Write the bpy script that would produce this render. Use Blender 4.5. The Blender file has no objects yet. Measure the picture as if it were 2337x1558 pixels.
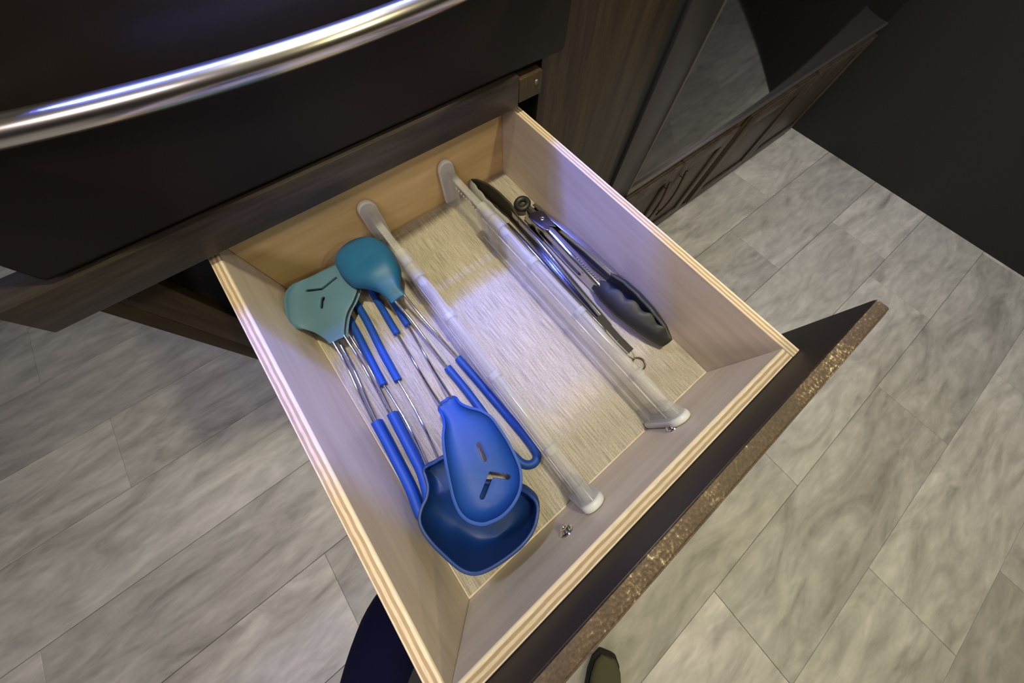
import bpy, bmesh, math, random
from mathutils import Vector, Matrix
random.seed(7)
scene = bpy.context.scene
col = scene.collection
# ---------------------------------------------------------------- camera
# world: x to the right along the cabinet face, y into the cabinet, z up; z = 0 is the drawer's inner bottom
CAM = Vector((0.12489, -0.34636, 0.34472))
RX = Vector((0.787565, -0.615639, 0.027014)); DN = Vector((-0.574861, -0.749778, -0.327671)); FW = Vector((0.221982, 0.242533, -0.944406))
FPX = 614.289
cam_data = bpy.data.cameras.new('camera'); cam = bpy.data.objects.new('camera', cam_data); col.objects.link(cam)
cam_data.sensor_fit = 'HORIZONTAL'; cam_data.sensor_width = 36.0; cam_data.lens = FPX / 2337.0 * 36.0
cam_data.clip_start = 0.01; cam_data.clip_end = 50
cam.matrix_world = Matrix(((RX.x, -DN.x, -FW.x, CAM.x), (RX.y, -DN.y, -FW.y, CAM.y), (RX.z, -DN.z, -FW.z, CAM.z), (0, 0, 0, 1)))
scene.camera = cam
# ---------------------------------------------------------------- light
scene.view_settings.view_transform = 'Standard'; scene.view_settings.look = 'None'
scene.view_settings.gamma = 1.0; scene.view_settings.use_curve_mapping = False
scene.view_settings.exposure = 0.0
world = bpy.data.worlds.new('room_ambient'); scene.world = world; world.use_nodes = True
world.node_tree.nodes['Background'].inputs[0].default_value = (0.70, 0.72, 1.0, 1); world.node_tree.nodes['Background'].inputs[1].default_value = 0.12
def area_light(name, loc, target, sx, sy, power, color, spread=180, shape='RECTANGLE'):
    l = bpy.data.lights.new(name, 'AREA'); l.shape = shape; l.size = sx; l.size_y = sy; l.energy = power; l.color = color
    l.spread = math.radians(spread)
    o = bpy.data.objects.new(name, l); col.objects.link(o); o.location = loc
    o.rotation_euler = (Vector(target) - Vector(loc)).to_track_quat('-Z', 'Y').to_euler()
    return o
WARM = (1.0, 0.80, 0.46)
CEIL = 1.2
area_light('ceiling_lamp_near', (0.33, -0.28, CEIL), (0.33, -0.28, 0), 0.07, 0.07, 12.3, (1.0, 0.93, 0.60), shape='DISK')
area_light('ceiling_lamp_aisle', (0.72, -1.10, CEIL), (0.72, -1.10, 0), 0.06, 0.06, 4.2, (1.0, 0.84, 0.40), shape='DISK')
area_light('fill_light_front', (0.75, -1.60, CEIL), (0.75, -1.60, 0), 0.10, 0.10, 6.5, (1.0, 0.92, 0.52), shape='DISK')  # added warm fill to brighten the floor in front, no known fixture
area_light('ceiling_lamp_left', (-0.7, -1.0, CEIL), (-0.7, -1.0, 0), 0.45, 0.45, 11.0, (1.0, 0.84, 0.80))
area_light('fill_light_right', (2.5, -1.0, CEIL), (2.5, -1.0, 0), 0.3, 0.3, 12.5, (0.95, 0.92, 1.0))  # fill light added for the floor on the right, not a known lamp
area_light('fill_light_range', (0.0, 0.36, CEIL), (0.0, 0.36, 0), 0.25, 0.10, 7.0, (0.72, 0.74, 1.0))  # invented bluish fill that lifts the inside of the drawer's front wall
# blue-violet light strip of the range, tucked behind the lip of the cooktop
area_light('range_light_strip', (0.19, 0.010, 0.457), (0.19, -0.16, 0.0), 0.52, 0.010, 6.0, (0.14, 0.20, 1.0))

# ---------------------------------------------------------------- helpers
def at(px, py, z):
    d = RX * ((px - 1168.5) / FPX) + DN * ((py - 779.0) / FPX) + FW
    return CAM + d * ((z - CAM.z) / d.z)
def crop(x0, y0, s, pts): return [(x0 + a / s, y0 + b / s) for a, b in pts]
def obj(name, me, mat=None, parent=None, smooth=None):
    o = bpy.data.objects.new(name, me); col.objects.link(o)
    if mat is not None and not me.materials: me.materials.append(mat)
    if parent: o.parent = parent
    if smooth is not None:
        for p in me.polygons: p.use_smooth = True
        me.set_sharp_from_angle(angle=math.radians(smooth))
    return o
def thing(name, label, cat, group=None, kind=None, loc=(0, 0, 0)):
    o = bpy.data.objects.new(name, None); col.objects.link(o); o.location = loc; o.empty_display_size = 0.02
    tag(o, label, cat, group, kind); return o
def tag(o, label, cat=None, group=None, kind=None):
    o['label'] = label
    if cat: o['category'] = cat
    if group: o['group'] = group
    if kind: o['kind'] = kind
    return o
def to_mesh(bm, name):
    bmesh.ops.recalc_face_normals(bm, faces=bm.faces[:])
    me = bpy.data.meshes.new(name); bm.to_mesh(me); bm.free(); return me
def add_box(bm, x0, x1, y0, y1, z0, z1, bev=0.0, seg=2):
    b = bmesh.new(); bmesh.ops.create_cube(b, size=1)
    for v in b.verts: v.co = Vector(((x0 + x1) / 2 + v.co.x * (x1 - x0), (y0 + y1) / 2 + v.co.y * (y1 - y0), (z0 + z1) / 2 + v.co.z * (z1 - z0)))
    if bev > 0: bmesh.ops.bevel(b, geom=b.edges[:], offset=bev, segments=seg, profile=0.5, affect='EDGES')
    m = bpy.data.meshes.new('tmp'); b.to_mesh(m); b.free(); bm.from_mesh(m); bpy.data.meshes.remove(m)
def box(name, x0, x1, y0, y1, z0, z1, mat, parent=None, bev=0.001, seg=2):
    bm = bmesh.new(); add_box(bm, x0, x1, y0, y1, z0, z1, bev, seg)
    return obj(name, to_mesh(bm, name), mat, parent, 40)
def catmull(pts, n=8, closed=False):
    out = []; N = len(pts)
    for i in range(N if closed else N - 1):
        g = (lambda k: pts[k % N]) if closed else (lambda k: pts[max(0, min(N - 1, k))])
        a, b, c, d = g(i - 1), g(i), g(i + 1), g(i + 2)
        for j in range(n):
            t = j / n
            out.append(0.5 * ((2 * b) + (c - a) * t + (2 * a - 5 * b + 4 * c - d) * t * t + (3 * b - a - 3 * c + d) * t ** 3))
    if not closed: out.append(pts[-1].copy())
    return out
def add_tube(bm, pts, r, seg=10, closed=False, rz=None, caps=True):
    n = len(pts); rings = []
    up = Vector((0, 0, 1)); prev = None
    for i, p in enumerate(pts):
        if closed: t = pts[(i + 1) % n] - pts[i - 1]
        else: t = pts[min(n - 1, i + 1)] - pts[max(0, i - 1)]
        t.normalize()
        if prev is None:
            s = t.cross(up)
            if s.length < 1e-4: s = t.cross(Vector((1, 0, 0)))
        else:
            s = prev - t * prev.dot(t)
        s.normalize(); prev = s; u = s.cross(t).normalized()
        rr = r(i / (n - 1)) if callable(r) else r
        r2 = rz if rz else rr
        rings.append([bm.verts.new(p + s * (math.cos(2 * math.pi * k / seg) * rr) + u * (math.sin(2 * math.pi * k / seg) * r2)) for k in range(seg)])
    for i in range(n if closed else n - 1):
        A, B = rings[i], rings[(i + 1) % n]
        for k in range(seg): bm.faces.new((A[k], A[(k + 1) % seg], B[(k + 1) % seg], B[k]))
    if not closed and caps:
        bm.faces.new(rings[0][::-1]); bm.faces.new(rings[-1])
def tube(name, pts, r, mat, parent=None, seg=10, closed=False, rz=None):
    bm = bmesh.new(); add_tube(bm, pts, r, seg, closed, rz)
    return obj(name, to_mesh(bm, name), mat, parent, 50)
def add_prism(bm, poly, axis, a0, a1, bev=0.0):
    """poly: list of 2D points; extruded along axis from a0 to a1"""
    def mk(p, a): return Vector((a, p[0], p[1])) if axis == 'x' else Vector((p[0], a, p[1])) if axis == 'y' else Vector((p[0], p[1], a))
    b = bmesh.new()
    A = [b.verts.new(mk(p, a0)) for p in poly]; B = [b.verts.new(mk(p, a1)) for p in poly]
    n = len(poly); b.faces.new(A); b.faces.new(B[::-1])
    for i in range(n): b.faces.new((A[i], B[i], B[(i + 1) % n], A[(i + 1) % n]))
    bmesh.ops.recalc_face_normals(b, faces=b.faces[:])
    if bev > 0:
        e = [e for e in b.edges if len(e.link_faces) == 2 and e.calc_face_angle(0) > math.radians(35)]
        bmesh.ops.bevel(b, geom=e, offset=bev, segments=3, profile=0.5, affect='EDGES')
    m = bpy.data.meshes.new('tmp'); b.to_mesh(m); b.free(); bm.from_mesh(m); bpy.data.meshes.remove(m)
def prism(name, poly, axis, a0, a1, mat, parent=None, bev=0.0):
    bm = bmesh.new(); add_prism(bm, poly, axis, a0, a1, bev)
    return obj(name, to_mesh(bm, name), mat, parent, 40)
def bake(o):
    """apply the modifiers of an object without operators"""
    dg = bpy.context.evaluated_depsgraph_get(); dg.update()
    me = bpy.data.meshes.new_from_object(o.evaluated_get(dg)); o.modifiers.clear(); o.data = me; return o

# ---------------------------------------------------------------- materials
def material(name):
    m = bpy.data.materials.new(name); m.use_nodes = True
    nt = m.node_tree; return m, nt, nt.nodes, nt.links, nt.nodes['Principled BSDF']
def plain(name, c, rough=0.5, metal=0.0, spec=0.5, bump=0.0, bscale=300.0, sheen=0.0):
    m, nt, N, L, P = material(name)
    P.inputs['Base Color'].default_value = (*c, 1); P.inputs['Roughness'].default_value = rough
    P.inputs['Metallic'].default_value = metal; P.inputs['Specular IOR Level'].default_value = spec
    tc = N.new('ShaderNodeTexCoord'); no = N.new('ShaderNodeTexNoise'); no.inputs['Scale'].default_value = bscale
    L.new(tc.outputs['Object'], no.inputs['Vector'])
    if bump > 0:
        b = N.new('ShaderNodeBump'); b.inputs['Strength'].default_value = bump; b.inputs['Distance'].default_value = 0.0004
        L.new(no.outputs['Fac'], b.inputs['Height']); L.new(b.outputs['Normal'], P.inputs['Normal'])
    mr = N.new('ShaderNodeMapRange'); dv = 0.01 if metal > 0.5 else 0.05; mr.inputs['To Min'].default_value = max(0, rough - dv); mr.inputs['To Max'].default_value = min(1, rough + dv)
    L.new(no.outputs['Fac'], mr.inputs['Value']); L.new(mr.outputs['Result'], P.inputs['Roughness'])
    return m
def ramp(N, stops):
    r = N.new('ShaderNodeValToRGB'); e = r.color_ramp.elements
    while len(e) < len(stops): e.new(0.5)
    for el, (p, c) in zip(e, stops): el.position = p; el.color = (*c, 1)
    return r
def wood(name, stops, stretch, scale=6.0, rough=0.5, dist=1.2, bump=0.15, rand=0.0, detail=8.0, spec=0.4, fine=None, fmin=0.75, fmax=1.15):
    """grain stretched along the axis whose stretch value is small"""
    m, nt, N, L, P = material(name)
    tc = N.new('ShaderNodeTexCoord'); mp = N.new('ShaderNodeMapping'); mp.inputs['Scale'].default_value = stretch
    L.new(tc.outputs['Object'], mp.inputs['Vector'])
    vec = mp.outputs['Vector']
    if rand:
        oi = N.new('ShaderNodeObjectInfo'); ml = N.new('ShaderNodeMath'); ml.operation = 'MULTIPLY'; ml.inputs[1].default_value = 37.0
        L.new(oi.outputs['Random'], ml.inputs[0]); ad = N.new('ShaderNodeVectorMath'); ad.operation = 'ADD'
        L.new(vec, ad.inputs[0]); L.new(ml.outputs[0], ad.inputs[1]); vec = ad.outputs[0]
    n1 = N.new('ShaderNodeTexNoise'); n1.inputs['Scale'].default_value = scale; n1.inputs['Detail'].default_value = detail
    n1.inputs['Roughness'].default_value = 0.62; n1.inputs['Distortion'].default_value = dist
    L.new(vec, n1.inputs['Vector'])
    r = ramp(N, stops); L.new(n1.outputs['Fac'], r.inputs['Fac']); out = r.outputs['Color']
    if fine:
        n2 = N.new('ShaderNodeTexNoise'); n2.inputs['Scale'].default_value = fine; n2.inputs['Detail'].default_value = 4
        L.new(vec, n2.inputs['Vector'])
        mr = N.new('ShaderNodeMapRange'); mr.inputs['From Min'].default_value = 0.3; mr.inputs['From Max'].default_value = 0.7
        mr.inputs['To Min'].default_value = fmin; mr.inputs['To Max'].default_value = fmax; L.new(n2.outputs['Fac'], mr.inputs['Value'])
        mx = N.new('ShaderNodeMix'); mx.data_type = 'RGBA'; mx.blend_type = 'MULTIPLY'; mx.inputs[0].default_value = 1
        L.new(out, mx.inputs[6]); L.new(mr.outputs['Result'], mx.inputs[7]); out = mx.outputs[2]
    if rand:
        mr = N.new('ShaderNodeMapRange'); mr.inputs['To Min'].default_value = 1 - rand; mr.inputs['To Max'].default_value = 1 + rand
        L.new(oi.outputs['Random'], mr.inputs['Value'])
        mx = N.new('ShaderNodeMix'); mx.data_type = 'RGBA'; mx.blend_type = 'MULTIPLY'; mx.inputs[0].default_value = 1
        L.new(out, mx.inputs[6]); L.new(mr.outputs['Result'], mx.inputs[7]); out = mx.outputs[2]
    L.new(out, P.inputs['Base Color']); P.inputs['Roughness'].default_value = rough; P.inputs['Specular IOR Level'].default_value = spec
    b = N.new('ShaderNodeBump'); b.inputs['Strength'].default_value = bump; b.inputs['Distance'].default_value = 0.0008
    L.new(n1.outputs['Fac'], b.inputs['Height']); L.new(b.outputs['Normal'], P.inputs['Normal'])
    return m
def ply_edge(name, axis, t0, t1, layers=5):
    """stacked veneers seen on a cut plywood edge; axis = thickness direction"""
    m, nt, N, L, P = material(name)
    tc = N.new('ShaderNodeTexCoord'); sp = N.new('ShaderNodeSeparateXYZ'); L.new(tc.outputs['Object'], sp.inputs[0])
    mr = N.new('ShaderNodeMapRange'); mr.inputs['From Min'].default_value = t0; mr.inputs['From Max'].default_value = t1
    no = N.new('ShaderNodeTexNoise'); no.inputs['Scale'].default_value = 60; L.new(tc.outputs['Object'], no.inputs['Vector'])
    L.new(sp.outputs['XYZ'.index(axis.upper())], mr.inputs['Value'])
    ad = N.new('ShaderNodeMath'); ad.operation = 'MULTIPLY_ADD'; ad.inputs[1].default_value = 0.10; ad.use_clamp = False
    L.new(no.outputs['Fac'], ad.inputs[0]); L.new(mr.outputs['Result'], ad.inputs[2])
    pale = (0.66, 0.55, 0.43); dark = (0.36, 0.26, 0.17); mid = (0.60, 0.48, 0.36)
    stops = []
    for i in range(layers):
        c = (pale, dark)[i % 2] if i != layers // 2 else mid
        stops += [((i + 0.08) / layers, c), ((i + 0.86) / layers, c)]
    r = ramp(N, stops); L.new(ad.outputs[0], r.inputs['Fac'])
    mp = N.new('ShaderNodeMapping'); mp.inputs['Scale'].default_value = (8, 90, 8) if axis == 'y' else (90, 8, 8); L.new(tc.outputs['Object'], mp.inputs['Vector'])
    n2 = N.new('ShaderNodeTexNoise'); n2.inputs['Scale'].default_value = 12; L.new(mp.outputs[0], n2.inputs['Vector'])
    m2 = N.new('ShaderNodeMapRange'); m2.inputs['To Min'].default_value = 0.7; m2.inputs['To Max'].default_value = 1.25; L.new(n2.outputs['Fac'], m2.inputs['Value'])
    mx = N.new('ShaderNodeMix'); mx.data_type = 'RGBA'; mx.blend_type = 'MULTIPLY'; mx.inputs[0].default_value = 1
    L.new(r.outputs['Color'], mx.inputs[6]); L.new(m2.outputs['Result'], mx.inputs[7]); L.new(mx.outputs[2], P.inputs['Base Color'])
    P.inputs['Roughness'].default_value = 0.65
    return m
def frosted(name, tint, solid, rough=0.3):
    """milky clear plastic"""
    m, nt, N, L, P = material(name)
    P.inputs['Base Color'].default_value = (*tint, 1); P.inputs['Roughness'].default_value = rough
    tr = N.new('ShaderNodeBsdfTransparent'); tr.inputs[0].default_value = (0.97, 0.97, 0.97, 1)
    lw = N.new('ShaderNodeLayerWeight'); lw.inputs['Blend'].default_value = 0.35
    mr = N.new('ShaderNodeMapRange'); mr.inputs['To Min'].default_value = solid; mr.inputs['To Max'].default_value = min(1, solid + 0.30)
    L.new(lw.outputs['Facing'], mr.inputs['Value'])
    mx = N.new('ShaderNodeMixShader'); L.new(mr.outputs['Result'], mx.inputs[0]); L.new(tr.outputs[0], mx.inputs[1]); L.new(P.outputs[0], mx.inputs[2])
    L.new(mx.outputs[0], N['Material Output'].inputs['Surface'])
    return m
M = {}
M['maple_y'] = wood('maple_veneer_lengthwise', [(0.30, (0.54, 0.44, 0.35)), (0.55, (0.61, 0.515, 0.425)), (0.75, (0.65, 0.56, 0.47))], (26, 1.6, 26), 1.2, 0.45, 0.7, 0.03, fine=6, fmin=0.93, fmax=1.05)
M['maple_x'] = wood('maple_veneer_crosswise', [(0.30, (0.60, 0.51, 0.43)), (0.55, (0.67, 0.585, 0.51)), (0.75, (0.71, 0.625, 0.55))], (1.6, 26, 26), 1.2, 0.45, 0.7, 0.03, fine=6, fmin=0.93, fmax=1.05)
M['pine'] = wood('yellow_pine_back', [(0.30, (0.48, 0.33, 0.16)), (0.52, (0.58, 0.42, 0.225)), (0.75, (0.62, 0.46, 0.26))], (1.6, 20, 20), 1.2, 0.5, 1.0, 0.03, fine=6, fmin=0.92, fmax=1.05)
M['cabinet_wood'] = wood('dark_walnut_laminate_upright', [(0.28, (0.018, 0.012, 0.006)), (0.5, (0.036, 0.025, 0.014)), (0.74, (0.062, 0.045, 0.027))], (9, 9, 0.7), 3.0, 0.42, 1.0, 0.1, fine=40)
M['cabinet_wood_x'] = wood('dark_walnut_laminate_level', [(0.28, (0.020, 0.016, 0.014)), (0.5, (0.036, 0.029, 0.025)), (0.74, (0.056, 0.046, 0.040))], (0.7, 9, 9), 3.0, 0.35, 1.0, 0.1, fine=40)
M['door_wood'] = wood('dark_walnut_door', [(0.28, (0.040, 0.029, 0.021)), (0.5, (0.070, 0.053, 0.040)), (0.74, (0.105, 0.082, 0.064))], (9, 9, 0.7), 3.0, 0.4, 1.0, 0.1, fine=40)
M['front_inner'] = wood('espresso_laminate', [(0.3, (0.018, 0.013, 0.015)), (0.7, (0.026, 0.020, 0.022))], (0.7, 9, 9), 3.0, 0.5, 0.5, 0.05)
M['plank'] = wood('weathered_vinyl_plank', [(0.24, (0.30, 0.285, 0.255)), (0.42, (0.50, 0.485, 0.445)), (0.58, (0.63, 0.615, 0.565)), (0.8, (0.76, 0.74, 0.69))], (2.0, 6.5, 6.5), 1.2, 0.5, 1.4, 0.10, rand=0.20, detail=9, fine=6, fmin=0.86, fmax=1.1)
M['subfloor'] = plain('dark_floor_joint', (0.05, 0.045, 0.04), 0.8)
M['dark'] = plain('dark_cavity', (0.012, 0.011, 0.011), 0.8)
M['oven_black'] = plain('black_enamel', (0.010, 0.007, 0.006), 0.45, 0, 0.25, 0.0, 80)
M['steel'] = plain('brushed_stainless_handle', (0.62, 0.60, 0.57), 0.25, 1.0, 0.5, 0.0, 200)
M['chrome'] = plain('polished_chrome', (0.72, 0.72, 0.74), 0.10, 1.0)
M['tong_steel'] = plain('polished_tong_steel', (0.46, 0.46, 0.49), 0.15, 1.0)
M['silicone_rim'] = plain('lit_silicone_edge', (0.095, 0.092, 0.078), 0.6, 0, 0.3)  # paler rim colour stands in for light caught on the head edges
M['chrome_dark'] = plain('smoky_hinge_steel', (0.16, 0.145, 0.15), 0.24, 1.0)
M['bronze'] = plain('bronze_pull', (0.16, 0.12, 0.085), 0.3, 0.9)
M['glass'] = plain('black_glass', (0.004, 0.004, 0.005), 0.06, 0, 1.0)
M['fridge_frame'] = plain('gunmetal_frame', (0.065, 0.058, 0.062), 0.35, 0.6)
M['trim'] = plain('pewter_trim', (0.22, 0.20, 0.19), 0.45, 0.8)
M['gasket'] = plain('black_gasket', (0.008, 0.008, 0.012), 0.5)
M['silicone_blue'] = plain('royal_blue_silicone', (0.008, 0.055, 0.29), 0.55, 0, 0.35, 0.05, 900)
M['silicone_navy'] = plain('deep_blue_silicone', (0.004, 0.030, 0.150), 0.5, 0, 0.4, 0.05, 900)
M['silicone_teal'] = plain('teal_blue_silicone', (0.014, 0.105, 0.235), 0.5, 0, 0.4, 0.05, 900)
M['silicone_sage'] = plain('grey_teal_silicone', (0.080, 0.165, 0.235), 0.55, 0, 0.35, 0.05, 900)
M['silicone_sage2'] = plain('slate_teal_silicone', (0.10, 0.18, 0.25), 0.55, 0, 0.35, 0.05, 900)
M['silicone_black'] = plain('charcoal_silicone', (0.020, 0.021, 0.022), 0.5, 0, 0.3, 0.1, 600)
M['silicone_in'] = plain('grey_silicone', (0.26, 0.25, 0.235), 0.55, 0, 0.4, 0.1, 600)
M['silicone_brown'] = plain('brown_black_silicone', (0.040, 0.034, 0.022), 0.55, 0, 0.4, 0.1, 600)
M['rubber'] = plain('black_rubber_ring', (0.010, 0.011, 0.010), 0.5)
M['plastic_clear'] = frosted('frosted_clear_plastic', (0.74, 0.73, 0.73), 0.05, 0.15)
M['plastic_top'] = frosted('milky_clear_plastic', (0.66, 0.65, 0.67), 0.15, 0.15)
M['plastic_edge'] = frosted('bright_plastic_ridge', (0.80, 0.80, 0.82), 0.40, 0.12)
M['plastic_cap'] = frosted('milky_rubber_cap', (0.66, 0.66, 0.68), 0.90, 0.45)
M['navy'] = plain('navy_cotton', (0.006, 0.006, 0.022), 0.95, 0, 0.1, 0.6, 700)
M['suede'] = plain('olive_grey_suede', (0.12, 0.115, 0.075), 0.9, 0, 0.1, 0.6, 500)
M['sole'] = plain('dark_shoe_sole', (0.02, 0.018, 0.015), 0.8)
M['ceiling'] = plain('ceiling_panel', (0.70, 0.68, 0.64), 0.7)
M['wall_dark'] = plain('dark_wall_panel', (0.02, 0.018, 0.017), 0.6)
M['lace'] = plain('cream_lace', (0.55, 0.50, 0.38), 0.8)

# woven liner: streaks along the drawer with a fine cross weave
def liner_material():
    m, nt, N, L, P = material('woven_taupe_liner')
    tc = N.new('ShaderNodeTexCoord')
    def noise(scale, sc, det=5, dist=0.0):
        mp = N.new('ShaderNodeMapping'); mp.inputs['Scale'].default_value = scale; L.new(tc.outputs['Object'], mp.inputs['Vector'])
        n = N.new('ShaderNodeTexNoise'); n.inputs['Scale'].default_value = sc; n.inputs['Detail'].default_value = det; n.inputs['Distortion'].default_value = dist
        L.new(mp.outputs[0], n.inputs['Vector']); return n.outputs['Fac']
    streak = noise((110, 3.5, 1), 8.0, 4)
    weave = noise((22, 110, 1), 12.0, 2)
    r = ramp(N, [(0.28, (0.24, 0.205, 0.16)), (0.46, (0.35, 0.31, 0.25)), (0.56, (0.42, 0.375, 0.31)), (0.76, (0.50, 0.45, 0.38))])
    L.new(streak, r.inputs['Fac'])
    mr = N.new('ShaderNodeMapRange'); mr.inputs['From Min'].default_value = 0.3; mr.inputs['From Max'].default_value = 0.7
    mr.inputs['To Min'].default_value = 0.80; mr.inputs['To Max'].default_value = 1.15; L.new(weave, mr.inputs['Value'])
    mx = N.new('ShaderNodeMix'); mx.data_type = 'RGBA'; mx.blend_type = 'MULTIPLY'; mx.inputs[0].default_value = 1
    L.new(r.outputs['Color'], mx.inputs[6]); L.new(mr.outputs['Result'], mx.inputs[7]); L.new(mx.outputs[2], P.inputs['Base Color'])
    P.inputs['Roughness'].default_value = 0.6
    ad = N.new('ShaderNodeMath'); ad.operation = 'ADD'; L.new(streak, ad.inputs[0]); L.new(weave, ad.inputs[1])
    b = N.new('ShaderNodeBump'); b.inputs['Strength'].default_value = 0.35; b.inputs['Distance'].default_value = 0.0006
    L.new(ad.outputs[0], b.inputs['Height']); L.new(b.outputs['Normal'], P.inputs['Normal'])
    return m
M['liner'] = liner_material()
# worn top edge of the drawer front: chipped brown, with glints painted in as pale specks
def worn_edge():
    m, nt, N, L, P = material('worn_brown_edge')
    tc = N.new('ShaderNodeTexCoord')
    v = N.new('ShaderNodeTexNoise'); v.inputs['Scale'].default_value = 420; v.inputs['Detail'].default_value = 3; L.new(tc.outputs['Object'], v.inputs['Vector'])
    big = N.new('ShaderNodeTexNoise'); big.inputs['Scale'].default_value = 22; big.inputs['Detail'].default_value = 3; L.new(tc.outputs['Object'], big.inputs['Vector'])
    ml = N.new('ShaderNodeMath'); ml.operation = 'MULTIPLY'; L.new(v.outputs['Fac'], ml.inputs[0]); L.new(big.outputs['Fac'], ml.inputs[1])
    r = ramp(N, [(0.15, (0.040, 0.025, 0.015)), (0.28, (0.070, 0.045, 0.028)), (0.36, (0.16, 0.115, 0.065)), (0.43, (0.55, 0.47, 0.33))])
    L.new(ml.outputs[0], r.inputs['Fac']); L.new(r.outputs['Color'], P.inputs['Base Color'])
    mr = N.new('ShaderNodeMapRange'); mr.inputs['From Min'].default_value = 0.25; mr.inputs['From Max'].default_value = 0.42
    mr.inputs['To Min'].default_value = 0.55; mr.inputs['To Max'].default_value = 0.15; L.new(ml.outputs[0], mr.inputs['Value']); L.new(mr.outputs['Result'], P.inputs['Roughness'])
    b = N.new('ShaderNodeBump'); b.inputs['Strength'].default_value = 0.9; b.inputs['Distance'].default_value = 0.0012
    L.new(ml.outputs[0], b.inputs['Height']); L.new(b.outputs['Normal'], P.inputs['Normal'])
    return m
M['worn'] = worn_edge()

# ================================================================ SETTING
ZF = -0.855
floor = box('floor', -4.0, 5.2, -3.2, 3.2, ZF - 0.03, ZF - 0.004, M['subfloor'], None, 0)
tag(floor, 'grey weathered wood look vinyl plank floor around the open drawer', None, None, 'structure')
rows = {0: -0.64, -1: -0.10, -2: 0.95, -3: 0.40, -4: -0.3, 1: 2.19, 2: -0.52, 3: 0.1}
PW, PL = 0.325, 1.22
plank_cache = {}
def plank_mesh(length):
    key = round(length, 3)
    if key not in plank_cache:
        bm = bmesh.new(); add_box(bm, 0, length - 0.0016, 0, PW - 0.0016, -0.004, 0, 0.0007, 1)
        me = to_mesh(bm, 'plank'); me.materials.append(M['plank']); plank_cache[key] = me
    return plank_cache[key]
for r in range(-8, 9):
    y0 = -0.59 + PW * r
    j = rows.get(r, (r * 0.47) % PL)
    x = j - PL * math.ceil((j + 4.0) / PL) + PL
    if x > -4.0: x -= PL
    while x < 5.1:
        a = max(x, -4.0); b = min(x + PL, 5.2)
        if b - a > 0.05 and y0 > -3.2 and y0 + PW < 3.2:
            o = obj('floor_plank', plank_mesh(b - a), None, floor); o.location = (a, y0, ZF)
        x += PL
# opposite side of the aisle (seen in the glass only)
wall = box('wall_aisle', -4.0, 5.2, -3.22, -3.15, ZF, 1.3, M['cabinet_wood'], None, 0); tag(wall, 'dark wooden wall across the aisle', None, None, 'structure')

ceil = box('ceiling', -4.0, 5.2, -3.2, 3.2, CEIL + 0.04, CEIL + 0.08, M['ceiling'], None, 0); tag(ceil, 'plain off white ceiling over the kitchen', None, None, 'structure')
wr = box('wall_right', 2.86, 2.92, -3.14, 1.5, ZF, CEIL + 0.03, M['wall_dark'], None, 0); tag(wr, 'dark wall closing the aisle on the right', None, None, 'structure')

# ================================================================ CABINET UNDER THE RANGE
YF = 0.012
cab = thing('kitchen_cabinet', 'dark walnut kitchen cabinet that the open drawer slides out of', 'cabinet', loc=(0.2, 0.3, ZF))
def P(o, parent): # keep world placement below a parented root
    o.parent = parent; o.matrix_parent_inverse = Matrix.Translation(-parent.location); return o
def cbox(name, *a, parent=None, **k):
    return P(box(name, *a, **k), parent)
cbox('face_panel', 0.466, 0.764, YF, YF + 0.018, ZF + 0.003, 1.1, M['cabinet_wood'], parent=cab)
cbox('end_panel', -0.135, -0.117, YF, 0.62, ZF + 0.003, 0.10, M['cabinet_wood'], parent=cab)
cbox('face_stile', -0.117, -0.079, YF, YF + 0.018, ZF + 0.003, 0.113, M['cabinet_wood'], parent=cab)
cbox('lower_panel', -0.079, 0.466, YF, YF + 0.018, ZF + 0.003, -0.035, M['cabinet_wood'], parent=cab)
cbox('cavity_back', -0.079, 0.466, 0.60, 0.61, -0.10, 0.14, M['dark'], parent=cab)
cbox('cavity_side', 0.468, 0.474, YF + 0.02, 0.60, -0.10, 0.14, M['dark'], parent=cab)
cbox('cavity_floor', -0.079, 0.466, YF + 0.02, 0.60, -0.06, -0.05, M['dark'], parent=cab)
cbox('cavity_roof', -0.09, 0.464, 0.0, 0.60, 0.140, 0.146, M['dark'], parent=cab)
rail = cbox('rail', -0.135, 0.386, -0.036, 0.0, 0.112, 0.145, M['cabinet_wood_x'], parent=cab, bev=0.0015)
cbox('rail_end', 0.387, 0.424, -0.0355, 0.0, 0.116, 0.1405, M['cabinet_wood'], parent=cab, bev=0.0012)
# screw on the rail end
bm = bmesh.new(); bmesh.ops.create_uvsphere(bm, u_segments=12, v_segments=6, radius=0.0032)
for v in bm.verts: v.co = Vector((0.4145 + v.co.x, -0.0355 + v.co.y * 0.5, 0.1305 + v.co.z))
P(obj('screw', to_mesh(bm, 'screw'), M['trim'], None, 60), cab)

# ================================================================ OVEN RANGE
rng = thing('oven_range', 'black oven range with a bowed stainless handle above the drawer', 'oven', loc=(0.185, 0.25, 0.146))
cbox('oven_body', -0.09, 0.462, 0.002, 0.60, 0.148, 0.31, M['oven_black'], parent=rng)
cbox('oven_door', -0.092, 0.461, -0.033, 0.0, 0.148, 0.322, M['oven_black'], parent=rng, bev=0.004, seg=3)
cbox('control_panel', -0.092, 0.461, 0.022, 0.60, 0.312, 0.47, M['oven_black'], parent=rng)
cbox('cooktop', -0.10, 0.466, -0.056, 0.61, 0.470, 0.482, M['oven_black'], parent=rng, bev=0.003)
cbox('cooktop_lip', -0.10, 0.466, -0.056, -0.050, 0.384, 0.470, M['steel'], parent=rng)
cbox('light_housing', -0.09, 0.46, 0.001, 0.021, 0.4585, 0.4695, M['dark'], parent=rng)
hp = []
for i in range(41):
    x = -0.055 + 0.48 * i / 40; d = x - 0.185
    hp.append(Vector((x, -0.0688 + 0.62 * d * d, 0.2339)))
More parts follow.
